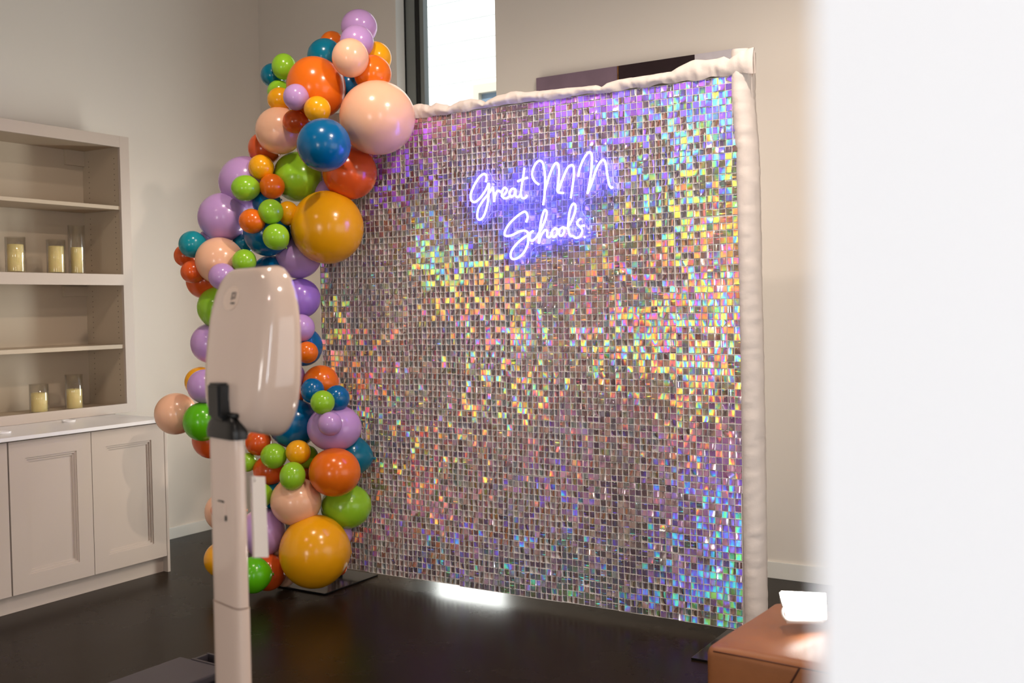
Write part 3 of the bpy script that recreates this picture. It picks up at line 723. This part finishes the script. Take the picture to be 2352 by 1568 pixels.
B = [
 # cx, cy, rx, ry, colour, layer (0 = rearmost), label
 (825, 62, 42, 39, 'lilac', 1, 'topmost lilac balloon at the very tip of the garland'),
 (820, 97, 39, 39, 'lilac', 2, 'second lilac balloon, just below the topmost one'),
 (805, 133, 42, 44, 'peach', 3, 'peach balloon at the upper tip, in front of the second lilac one'),
 (862, 133, 37, 37, 'amber', 0, 'amber balloon peeking out at the upper tip beside the tall window'),
 (856, 170, 43, 43, 'orange', 1, 'medium orange balloon between the amber tip balloon and the giant peach one'),
 (747, 130, 41, 41, 'teal', 1, 'dark teal balloon above the big orange one near the tip'),
 (763, 100, 28, 28, 'orange', 0, 'small orange balloon half hidden behind the lilac tip balloons'),
 (652, 153, 27, 30, 'lime', 2, 'small lime balloon on the upper left shoulder of the big orange one'),
 (626, 173, 27, 27, 'teal', 0, 'small teal balloon on the upper left edge, behind a lime one'),
 (641, 211, 27, 27, 'lime', 1, 'small lime balloon mostly hidden behind the upper small amber one'),
 (643, 229, 29, 28, 'amber', 3, 'small amber balloon at the left of the small pale lilac one'),
 (680, 223, 29, 30, 'lilac', 5, 'small pale lilac balloon in front of the big orange one'),
 (729, 251, 31, 30, 'amber', 5, 'small amber balloon just above the large blue one'),
 (726, 201, 64, 72, 'orange', 2, 'largest orange balloon, in the upper part of the garland'),
 (805, 197, 32, 34, 'blue', 0, 'dark blue balloon deep between the big orange and giant peach ones'),
 (867, 271, 88, 84, 'peach', 2, 'giant peach balloon overlapping the upper corner of the sequin backdrop'),
 (744, 333, 62, 61, 'blue', 5, 'large bright blue balloon in the upper garland'),
 (642, 300, 55, 54, 'peach', 1, 'large peach balloon at the upper left, behind a small orange one'),
 (678, 279, 29, 27, 'red', 4, 'small red orange balloon in front of the upper left peach one'),
 (608, 341, 38, 38, 'red', 0, 'red orange balloon behind the upper left peach one'),
 (563, 419, 60, 60, 'lilac', 2, 'large lilac balloon behind the small amber and lime trio'),
 (600, 384, 29, 29, 'amber', 5, 'small amber balloon resting on the upper large lilac one'),
 (564, 432, 33, 30, 'lime', 4, 'small lime balloon at the left of a small orange one, on the lilac'),
 (625, 428, 29, 29, 'orange', 6, 'small orange balloon between the lime pair in mid garland'),
 (684, 406, 56, 57, 'lime', 3, 'largest lime balloon of the upper garland, under the blue one'),
 (804, 397, 63, 61, 'red', 3, 'large red orange balloon below the giant peach one, beside the backdrop'),
 (512, 499, 57, 56, 'lilac', 1, 'large lilac balloon on the left edge above the big left peach one'),
 (612, 466, 32, 32, 'blue', 2, 'dark blue balloon hidden behind small lime and orange ones'),
 (622, 486, 29, 29, 'lime', 6, 'upper of two stacked small lime balloons in the middle cluster'),
 (661, 490, 25, 28, 'amber', 5, 'small amber balloon beside the giant amber one'),
 (579, 508, 31, 28, 'orange', 5, 'small orange balloon in front of the left lilac one'),
 (634, 544, 30, 31, 'lime', 6, 'lower of two stacked small lime balloons in the middle cluster'),
 (614, 534, 55, 54, 'blue', 2, 'large dark blue balloon behind the stacked small lime ones'),
 (752, 522, 83, 84, 'amber', 2, 'giant amber balloon in mid garland against the sequins'),
 (442, 561, 31, 31, 'aqua', 2, 'small teal balloon standing out on the left edge of the garland'),
 (505, 599, 56, 54, 'peach', 3, 'large peach balloon at the left, above the photo booth head'),
 (426, 587, 26, 26, 'red', 0, 'small orange balloon at the far left edge, under the teal one'),
 (443, 624, 28, 26, 'red', 2, 'small orange balloon touching the lower left of the large peach one'),
 (561, 600, 28, 28, 'lime', 5, 'small lime balloon just above the photo booth head'),
 (511, 635, 32, 31, 'lilac', 5, 'small pale lilac balloon touching the top left of the photo booth head'),
 (622, 629, 43, 43, 'blue', 1, 'blue balloon right behind the top of the photo booth head'),
 (686, 588, 52, 52, 'lilac', 1, 'lilac balloon tucked under the giant amber one'),
 (469, 645, 41, 41, 'red', 0, 'orange balloon peeking out under the small lilac one at the left'),
 (501, 706, 47, 48, 'lime', 2, 'lime balloon behind the upper left side of the booth head'),
 (690, 685, 46, 46, 'purple', 2, 'deep purple balloon to the right of the booth head top'),
 (558, 562, 25, 25, 'teal', 0, 'teal balloon glimpsed above the small lime one'),
 (477, 546, 19, 19, 'lilac', 0, 'lilac balloon glimpsed behind the left teal and peach ones'),
 (748, 440, 26, 26, 'lilac', 0, 'lilac balloon glimpsed between the red orange and giant amber ones'),
 (484, 788, 45, 46, 'lilac', 0, 'mauve balloon behind the left side of the booth head'),
 (691, 753, 32, 32, 'lilac', 3, 'small lilac balloon at the right edge of the booth head'),
 (697, 796, 44, 45, 'blue', 1, 'blue balloon behind the small orange one right of the booth head'),
 (705, 809, 26, 25, 'orange', 4, 'small orange balloon at the right edge of the booth head'),
 (666, 864, 35, 35, 'lilac', 2, 'lilac balloon mostly hidden by the lower right of the booth head'),
 (737, 878, 41, 40, 'orange', 1, 'orange balloon behind the pair of small blue ones'),
 (718, 897, 27, 29, 'blue', 3, 'left of the two small blue balloons in the lower cluster'),
 (774, 914, 29, 30, 'blue', 3, 'right of the two small blue balloons in the lower cluster'),
 (741, 924, 28, 28, 'lime', 5, 'small lime balloon nestled between two small blue ones'),
 (460, 877, 35, 35, 'amber', 0, 'amber balloon behind the left lilac one near the booth bracket'),
 (469, 887, 38, 39, 'lilac', 1, 'lilac balloon at the left above the bright green one'),
 (404, 950, 48, 48, 'peach', 0, 'peach balloon jutting out at the left in front of the countertop'),
 (465, 968, 44, 45, 'green', 3, 'bright green balloon beside the black booth bracket'),
 (487, 1008, 45, 45, 'red', 0, 'red orange balloon under the bright green one left of the booth pole'),
 (674, 971, 57, 58, 'blue', 3, 'largest blue balloon of the lower garland, under the booth head'),
 (768, 982, 63, 53, 'lilac', 2, 'large lilac balloon at the right behind a smaller lilac one'),
 (758, 973, 28, 28, 'lilac', 5, 'small lilac balloon in front of the large lilac one'),
 (594, 1016, 31, 30, 'red', 1, 'small rust orange balloon just right of the pole top'),
 (629, 1047, 31, 29, 'lime', 4, 'leftmost lime balloon of the lime trio around a small amber one'),
 (685, 1038, 29, 28, 'amber', 6, 'small amber balloon in the centre of the lower lime trio'),
 (705, 1049, 26, 27, 'lime', 4, 'lime balloon partly behind the small amber one of the lower cluster'),
 (672, 1093, 29, 33, 'lime', 6, 'lime balloon below the small amber one, touching the peach one'),
 (769, 1084, 60, 56, 'orange', 4, 'large orange balloon beside the teal one in the lower garland'),
 (806, 1047, 47, 48, 'teal', 0, 'teal balloon with its nozzle against the sequin backdrop'),
 (618, 1080, 37, 35, 'red', 0, 'dark orange balloon in shade behind the lower lime ones'),
 (568, 1061, 21, 22, 'lime', 1, 'lime balloon showing as a sliver right of the booth pole'),
 (602, 1137, 25, 27, 'lime', 1, 'lime balloon behind the hanging white card'),
 (680, 1151, 59, 56, 'peach', 3, 'large peach balloon above the giant lower amber one'),
 (795, 1162, 58, 52, 'lime', 1, 'large lime balloon at the right of the lower peach one'),
 (723, 1266, 80, 84, 'amber', 2, 'giant amber balloon at the foot of the garland'),
 (604, 1222, 51, 56, 'lilac', 1, 'pinkish lilac balloon beside the hanging card'),
 (582, 1320, 40, 42, 'green', 3, 'bright green balloon at the bottom beside the booth pole'),
 (616, 1314, 41, 42, 'red', 2, 'red orange balloon at the bottom behind the bright green one'),
 (654, 1320, 27, 27, 'peach', 0, 'peach balloon low down behind the giant lower amber one'),
 (515, 1174, 44, 45, 'peach', 0, 'peach balloon left of the pole at cabinet height'),
 (501, 1172, 17, 17, 'orange', 1, 'small orange balloon peeking out left of the pole'),
 (511, 1284, 42, 41, 'amber', 1, 'amber balloon low at the left of the booth pole'),
 (782, 1228, 27, 28, 'lilac', 0, 'lilac balloon behind the lower lime and giant amber ones'),
 (640, 1262, 20, 22, 'peach', 0, 'peach sliver of a balloon between lilac and lower giant amber'),
 (632, 1138, 31, 32, 'teal', 0, 'dark teal balloon in shade behind the lower peach one'),
 (703, 1088, 26, 26, 'red', 0, 'orange balloon in shade between lime and the large orange one'),
 (780, 1304, 17, 17, 'red', 0, 'small orange balloon low behind the giant amber one by the backdrop'),
 (680, 906, 20, 20, 'red', 0, 'orange balloon glimpsed under the booth head by a small blue one'),
]
placed = []
for (cx_, cy_, rx_, ry_, c_, lay, lab) in sorted(B, key=lambda q: q[5]):
    rpx = (rx_+ry_)/2
    # hang the row along the left upright: just clear of the sequins, nearer for the balloons that stick out to the left
    D = 5.62
    for _ in range(3):
        R = rpx*D/F
        y = BY-0.035-R
        d = ray(cx_, cy_); Dp = y/d[1]
        D = min(Dp, 5.62)
    R = rpx*D/F
    for _ in range(3):
        for (pp, pR, ppx) in placed:
            if math.hypot(ppx[0]-cx_, ppx[1]-cy_) >= (ppx[2]+rpx)*0.97: continue
            R = rpx*D/F; c = at(cx_, cy_, D)
            need = 0.80*(R+pR)
            dv = np.array(pp)-c; along = dv@CM[2]; lat2 = dv@dv-along**2
            if lat2 < need**2:
                want = math.sqrt(need**2-lat2)
                if want > along: D -= want-along
    R = rpx*D/F; c = at(cx_, cy_, D)
    placed.append((c, R, (cx_, cy_, rpx)))
    o = bpy.data.objects.new('balloon', BMESH[c_]); COL.objects.link(o); tag(o, lab, 'balloon', 'balloons of the garland')
    o.location = c
    back = Vector((0.35, 0.9, 0)) + Vector(rng.normal(0, 0.30, 3).tolist())
    ctr = at(np.interp(cy_, [60, 300, 600, 900, 1350], [830, 740, 590, 600, 680]), cy_, D+0.25)
    back = (Vector(ctr)-Vector(c)).normalized()*0.8+back.normalized()
    if 'with its nozzle' in lab: back = Vector((CM[0]+0.1*CM[1]).tolist())
    o.rotation_euler = back.to_track_quat('Z', 'Y').to_euler()
    k = rx_/rpx
    # outline a little wider or taller than round
    o.scale = (R, R, R)
    e = Vector((1, 0, 0)); M3 = o.rotation_euler.to_matrix()
    sc = Matrix.Diagonal((rx_*D/F, R, ry_*D/F))
    o.rotation_mode = 'XYZ'
    M4 = (Matrix.Rotation(YAW, 3, 'Z') @ sc @ Matrix.Rotation(-YAW, 3, 'Z')) @ M3
    # bake the squash in its own axes
    o.scale = (M4.col[0].length, M4.col[1].length, M4.col[2].length)
    if c_ == 'green' or lab.startswith('lime balloon behind the upper left') or lab.startswith('small pale lilac balloon touching'):
        # dimple and nipple at the crown, facing the room
        dirc = {'green': (-0.35, -0.80, -0.30), 'lime': (-0.62, -0.45, -0.05), 'lilac': (-0.75, -0.5, -0.1)}[c_ if c_ != 'purple' else 'lilac']
        dv = Vector(np.array(CM[0])*dirc[0]*1.0+np.array(CM[2])*dirc[1]+np.array([0, 0, 1])*dirc[2]).normalized()
        bm = bmesh.new(); lathe(bm, [(0.10, -0.035), (0.07, -0.012), (0.035, 0.006), (0.012, 0.010), (0.002, 0.010)], 16)
        kn = obj('nipple', bm, BMESH[c_].materials[0], o, True)
        inv = M3.inverted(); ld = (inv @ dv).normalized()
        kn.location = ld*1.0; kn.rotation_euler = ld.to_track_quat('Z', 'Y').to_euler()
print('balloon depths', min(q[0]@CM[2] for q in placed), max(q[0]@CM[2] for q in placed))

# ------------------------------------------------------------------ photo booth in the foreground
BH = math.radians(15)   # faces 15 degrees right of straight ahead
bo = thing('photo_booth', 'glossy white photo booth on a flat pole, seen from behind in front of the balloons', 'photo booth', (0, 0, 0))
pp = at(521, 1100, 2.40)
bo.location = (pp[0], pp[1], 0); bo.rotation_euler = (0, 0, -BH)
# local frame: x right along the back, y forward (away), z up
def pole_ring(w2, yb, yf, z, cx=0.0):
    out = []
    for k in range(40):
        a = 2*PI*k/40; c, s = math.cos(a), math.sin(a)
        n = 0.38
        out.append((cx+w2*math.copysign(abs(c)**n, c), (yb+yf)/2+(yf-yb)/2*math.copysign(abs(s)**0.55, s), z))
    return out
bm = bmesh.new(); loft(bm, [pole_ring(0.064, -0.014, 0.020, z) for z in (0.826, 1.209)]); pole = obj('upper_pole', bm, M_booth, bo, True)
bm = bmesh.new(); loft(bm, [pole_ring(0.0655, -0.0155, 0.0215, z) for z in (0.02, 0.823)]); obj('lower_pole', bm, M_booth, bo, True)
bm = bmesh.new(); lathe(bm, [(0.20, 0.0), (0.20, 0.012), (0.19, 0.02), (0.001, 0.02)], 48); obj('base_plate', bm, M_booth, bo, True)
for o_ in bo.children:
    pass
# socket on the pole
bm = bmesh.new()
loft(bm, [pole_ring(0.069, -0.019, 0.026, 1.208), pole_ring(0.070, -0.020, 0.027, 1.222), pole_ring(0.066, -0.017, 0.024, 1.240), pole_ring(0.052, -0.012, 0.020, 1.256), pole_ring(0.044, -0.010, 0.016, 1.258)])
obj('socket', bm, M_black, bo, True)
bm = bmesh.new(); box(bm, -0.022, 0.024, -0.018, 0.010, 1.245, 1.300)
box(bm, -0.028, 0.026, -0.030, 0.0, 1.255, 1.335)
bmesh.ops.bevel(bm, geom=bm.edges[:], offset=0.005, segments=2, affect='EDGES'); br = obj('bracket', bm, M_black, bo)
bm = bmesh.new(); box(bm, -0.022, 0.022, 0.0, 0.045, 1.262, 1.285); bmesh.ops.bevel(bm, geom=bm.edges[:], offset=0.004, segments=2, affect='EDGES'); obj('tilt_arm', bm, M_black, bo)
bm = bmesh.new(); tube(bm, [(-0.060, -0.004, 1.262), (0.062, -0.004, 1.262)], 0.006, 12); obj('hinge_pin', bm, M_black, bo, True)
bm = bmesh.new(); tube(bm, [(0.045, 0.018, 1.258), (0.082, 0.018, 1.254)], 0.009, 12); obj('tilt_knob', bm, M_black, bo, True)

# head: rounded shell, thicker towards the bottom
def head_pt(t, a, inset=0.0):
    zc, hz = 1.407, 0.192-inset
    z = zc+hz*t
    e = max(0.0, 1-abs(t)**2.7)**(1/2.3)
    W2 = (0.146-inset)*(0.42+0.58*e)
    c, s = math.cos(a), math.sin(a)
    ze = (t+1)/2
    yb = -0.062+0.050*ze; yf = 0.094
    ym = (yb+yf)/2; D2 = ((yf-yb)/2-inset)*(0.42+0.58*e)
    n = 0.46
    x = W2*math.copysign(abs(c)**n, c); y = ym+D2*math.copysign(abs(s)**0.62, s)
    z -= 0.22*(y-ym)*max(0, -t)**2*1.0
    z += 0.12*(y-ym)*max(0, t)**2
    return (x, y, z)
ts = [math.sin(q) for q in np.linspace(-PI/2, PI/2, 49)]
bm = bmesh.new(); loft(bm, [[head_pt(t, 2*PI*k/72) for k in range(72)] for t in ts])
hd = obj('shell', bm, M_booth, bo, True)
hd.location = (0.002, 0.045, 0)
# screen side facing the backdrop
bm = bmesh.new(); box(bm, -0.060, 0.060, 0.132, 0.1405, 1.29, 1.53); bmesh.ops.bevel(bm, geom=bm.edges[:], offset=0.003, segments=2, affect='EDGES'); obj('screen', bm, M_black, bo)
# round sticker on the back: a cream disc with an emblem printed on it
sx, sz = -0.012, 1.527
t_s = (sz-1.407)/0.192
def back_y(x, z):
    t = (z-1.407)/0.192; best = min((abs(head_pt(t, a)[0]-x), head_pt(t, a)[1]) for a in np.linspace(PI, 2*PI, 120)); return best[1]+0.045
def on_shell(name, poly, m, lift, parent=bo):
    bm = bmesh.new(); f = [bm.verts.new((x+0.002, back_y(x, z)-lift, z)) for x, z in poly]
    g = [bm.verts.new((v.co.x, v.co.y+0.004, v.co.z)) for v in f]
    bm.faces.new(f); bm.faces.new(g[::-1])
    for k in range(len(f)): bm.faces.new((f[k], g[k], g[(k+1) % len(f)], f[(k+1) % len(f)]))
    return obj(name, bm, m, parent)
st = on_shell('sticker', [(sx+0.034*math.cos(k*PI/16), sz+0.027*math.sin(k*PI/16)) for k in range(32)], M_sticker, 0.0012)
for q in ([(sx+0.003, sx+0.0065, sz-0.004, sz+0.014)], [(sx+0.003, sx+0.020, sz+0.011, sz+0.014)], [(sx+0.017, sx+0.020, sz+0.0, sz+0.014)], [(sx+0.003, sx+0.020, sz-0.001, sz+0.002)], [(sx+0.004, sx+0.022, sz-0.013, sz-0.009)]):
    a_, b_, c__, d_ = q[0]
    on_shell('emblem', [(a_, c__), (b_, c__), (b_, d_), (a_, d_)], M_ink, 0.0022, st)
# cover flap on the pole back
boxes('cover_flap', [(-0.020, 0.018, -0.0175, -0.0135, 1.023, 1.062)], M_booth, bo, 0.001)
boxes('flap_gap', [(-0.014, 0.012, -0.0172, -0.0135, 1.0615, 1.0650)], M_black, bo)
boxes('flap_gap', [(0.0175, 0.022, -0.0172, -0.0135, 1.021, 1.033)], M_black, bo)
# card hanging at the side of the pole
card = thing('hanging_card', 'white printed card on a wire loop hanging from the side of the booth pole', 'card', tuple(at(590, 1190, 2.44)))
cl = Vector(card.location)
def cpt(px, py, d=2.44): return Vector(at(px, py, d))-cl
bm = bmesh.new()
A4 = [cpt(574, 1093, 2.42), cpt(604, 1094, 2.47), cpt(612, 1279, 2.47), cpt(580, 1280, 2.42)]
nrm = (A4[1]-A4[0]).cross(A4[3]-A4[0]).normalized()
f = [bm.verts.new(p) for p in A4]; g = [bm.verts.new(p-nrm*0.006) for p in A4]
bm.faces.new(f); bm.faces.new(g[::-1])
for k in range(4): bm.faces.new((f[k], g[k], g[(k+1) % 4], f[(k+1) % 4]))
obj('sheet', bm, M_paper, card)
bm = bmesh.new(); 
for u0, u1 in ((0.05, 0.12), (0.32, 0.80)):
    a_ = A4[3].lerp(A4[2], u0).lerp(A4[0].lerp(A4[1], u0), 0.035); b_ = A4[3].lerp(A4[2], u1).lerp(A4[0].lerp(A4[1], u1), 0.035)
    up = (A4[0]-A4[3]).normalized()*0.004; nn = nrm*0.001
    bm.faces.new([bm.verts.new(p+nn) for p in (a_, b_, b_+up, a_+up)])
obj('print', bm, mat('pale_print', srgb(180, 168, 160), .6), card)
bm = bmesh.new(); 
tube(bm, [cpt(578+5*math.cos(q)+q*0.3, 1096+8*math.sin(q)+q*0.6, 2.425) for q in np.linspace(0, 4*PI, 40)], 0.0009, 6)
obj('wire_loop', bm, mat('chrome', srgb(210, 205, 200), .15, metal=1), card, True)

# ------------------------------------------------------------------ ottoman, lamp, case
ot = thing('ottoman', 'brown leather cube ottoman at the lower right carrying a lit lamp', 'ottoman', (-1.176, 2.972, 0))
ot.rotation_euler = (0, 0, math.radians(-4))
OW, OD, OH = 0.56, 0.56, 0.46
def cushion(x0, x1, y0, y1, z0, z1, rad, puff=0.0):
    bm = bmesh.new(); box(bm, x0, x1, y0, y1, z0, z1)
    bmesh.ops.bevel(bm, geom=bm.edges[:], offset=rad, segments=5, affect='EDGES', profile=0.5); return bm
bm = cushion(0, OW, 0, OD, 0.03, OH, 0.03)
bmesh.ops.subdivide_edges(bm, edges=[e for e in bm.edges if e.calc_length() > 0.2], cuts=8, use_grid_fill=True)
for v in bm.verts:
    p = v.co; k = math.sin(PI*min(1, max(0, p.x/OW)))*math.sin(PI*min(1, max(0, p.y/OD)))
    if p.z > OH-0.04: p.z += 0.016*k
    p.z += 0.004*(float(nA(p.x*9, p.y*9))-0.5)
obj('cushion_body', bm, M_leather, ot, True)
for xx in (0.04, OW-0.04):
    for yy in (0.04, OD-0.04):
        bm = bmesh.new(); lathe(bm, [(0.018, 0.0), (0.024, 0.03), (0.024, 0.04)], 14, (xx, yy, 0)); obj('foot', bm, M_black, ot, True)
sm = []
bm = bmesh.new(); tube(bm, [(0.030, -0.0005, 0.445), (0.15, -0.002, 0.447), (0.40, -0.002, 0.447), (0.53, -0.0005, 0.445)], 0.0022, 6); obj('seam', bm, mat('dark_seam', srgb(78, 36, 16), .5), ot, True)
bm = bmesh.new(); tube(bm, catmull([(0.30, -0.001, 0.447), (0.275, -0.002, 0.40), (0.235, -0.002, 0.33), (0.19, -0.001, 0.24)], 5), 0.003, 6); obj('crease', bm, mat('dark_seam2', srgb(60, 26, 12), .5), ot, True)

ld = thing('led_floodlight', 'blazing white rectangular floodlight with a wire bracket lying on the brown ottoman', 'lamp', (-0.925, 3.235, 0.545))
tl = Vector(at(1795, 1357, 3.30)); tr = Vector(at(1896, 1362, 3.34)); brr = Vector(at(1898, 1417, 3.24)); bl = Vector(at(1812, 1415, 3.20))
lo = Vector(ld.location); Q = [p-lo for p in (tl, tr, brr, bl)]
nn = (Q[1]-Q[0]).cross(Q[3]-Q[0]).normalized()
if nn.dot(Vector(CP.tolist())-lo) < 0: nn = -nn
bm = bmesh.new(); f = [bm.verts.new(p) for p in Q]; g = [bm.verts.new(p-nn*0.006) for p in Q]
bm.faces.new(f); bm.faces.new(g[::-1])
for k in range(4): bm.faces.new((f[k], g[k], g[(k+1) % 4], f[(k+1) % 4]))
obj('diffuser', bm, M_led, ld)
bm = bmesh.new(); cen = sum(Q, Vector())/4; Q2 = [cen+(p-cen)*1.06-nn*0.008 for p in Q]; Q3 = [cen+(p-cen)*0.9-nn*0.035 for p in Q]
f = [bm.verts.new(p) for p in Q2]; g = [bm.verts.new(p) for p in Q3]
bm.faces.new(f); bm.faces.new(g[::-1])
for k in range(4): bm.faces.new((f[k], g[k], g[(k+1) % 4], f[(k+1) % 4]))
obj('housing', bm, M_steel, ld)
br_pts = [Vector(at(*q))-lo for q in ((1806, 1386, 3.27), (1803, 1392, 3.25), (1797, 1400, 3.23), (1798, 1412, 3.20), (1805, 1422, 3.18), (1815, 1426, 3.17), (1850, 1427, 3.17), (1890, 1428, 3.17))]
bm = bmesh.new(); tube(bm, catmull([tuple(p) for p in br_pts], 5), 0.0035, 8); obj('bracket', bm, M_steel, ld, True)

cs = thing('storage_case', 'low dark grey plastic case on the floor beside the booth pole', 'case', (0, 0, 0))
c1, c2, c3 = on(500, 1531, 2, 0.25), on(414, 1509, 2, 0.25), on(262, 1568, 2, 0.25)
ux = (c1-c2); ux = Vector((ux[0], ux[1], 0)).normalized(); wd = 0.235
cs.location = (c2[0], c2[1], 0)
dir_l = Vector((c3[0]-c2[0], c3[1]-c2[1], 0)).normalized()
uy = dir_l
an = math.atan2(ux.y, ux.x); cs.rotation_euler = (0, 0, an)
# local: +x across the near end, -y towards the viewer
bm = bmesh.new(); loft(bm, [[(-0.0+i_, -0.50+i_, z), (wd-i_, -0.50+i_, z), (wd-i_, 0-i_, z), (i_, 0-i_, z)] for i_, z in ((0.02, 0.0), (0.004, 0.222))]); obj('tub', bm, M_case2, cs)
boxes('lid', [(-0.006, wd+0.006, -0.506, 0.006, 0.224, 0.250)], M_case, cs, 0.006)
boxes('lid_rim', [(0.0, wd, 0.007, 0.012, 0.20, 0.246)], M_case2, cs)
boxes('handle', [(0.05, wd, 0.006, 0.016, 0.205, 0.252), (0.05, 0.062, 0.016, 0.075, 0.205, 0.250), (wd-0.012, wd, 0.016, 0.075, 0.205, 0.250), (0.05, wd, 0.075, 0.085, 0.205, 0.252)], M_case, cs, 0.002)
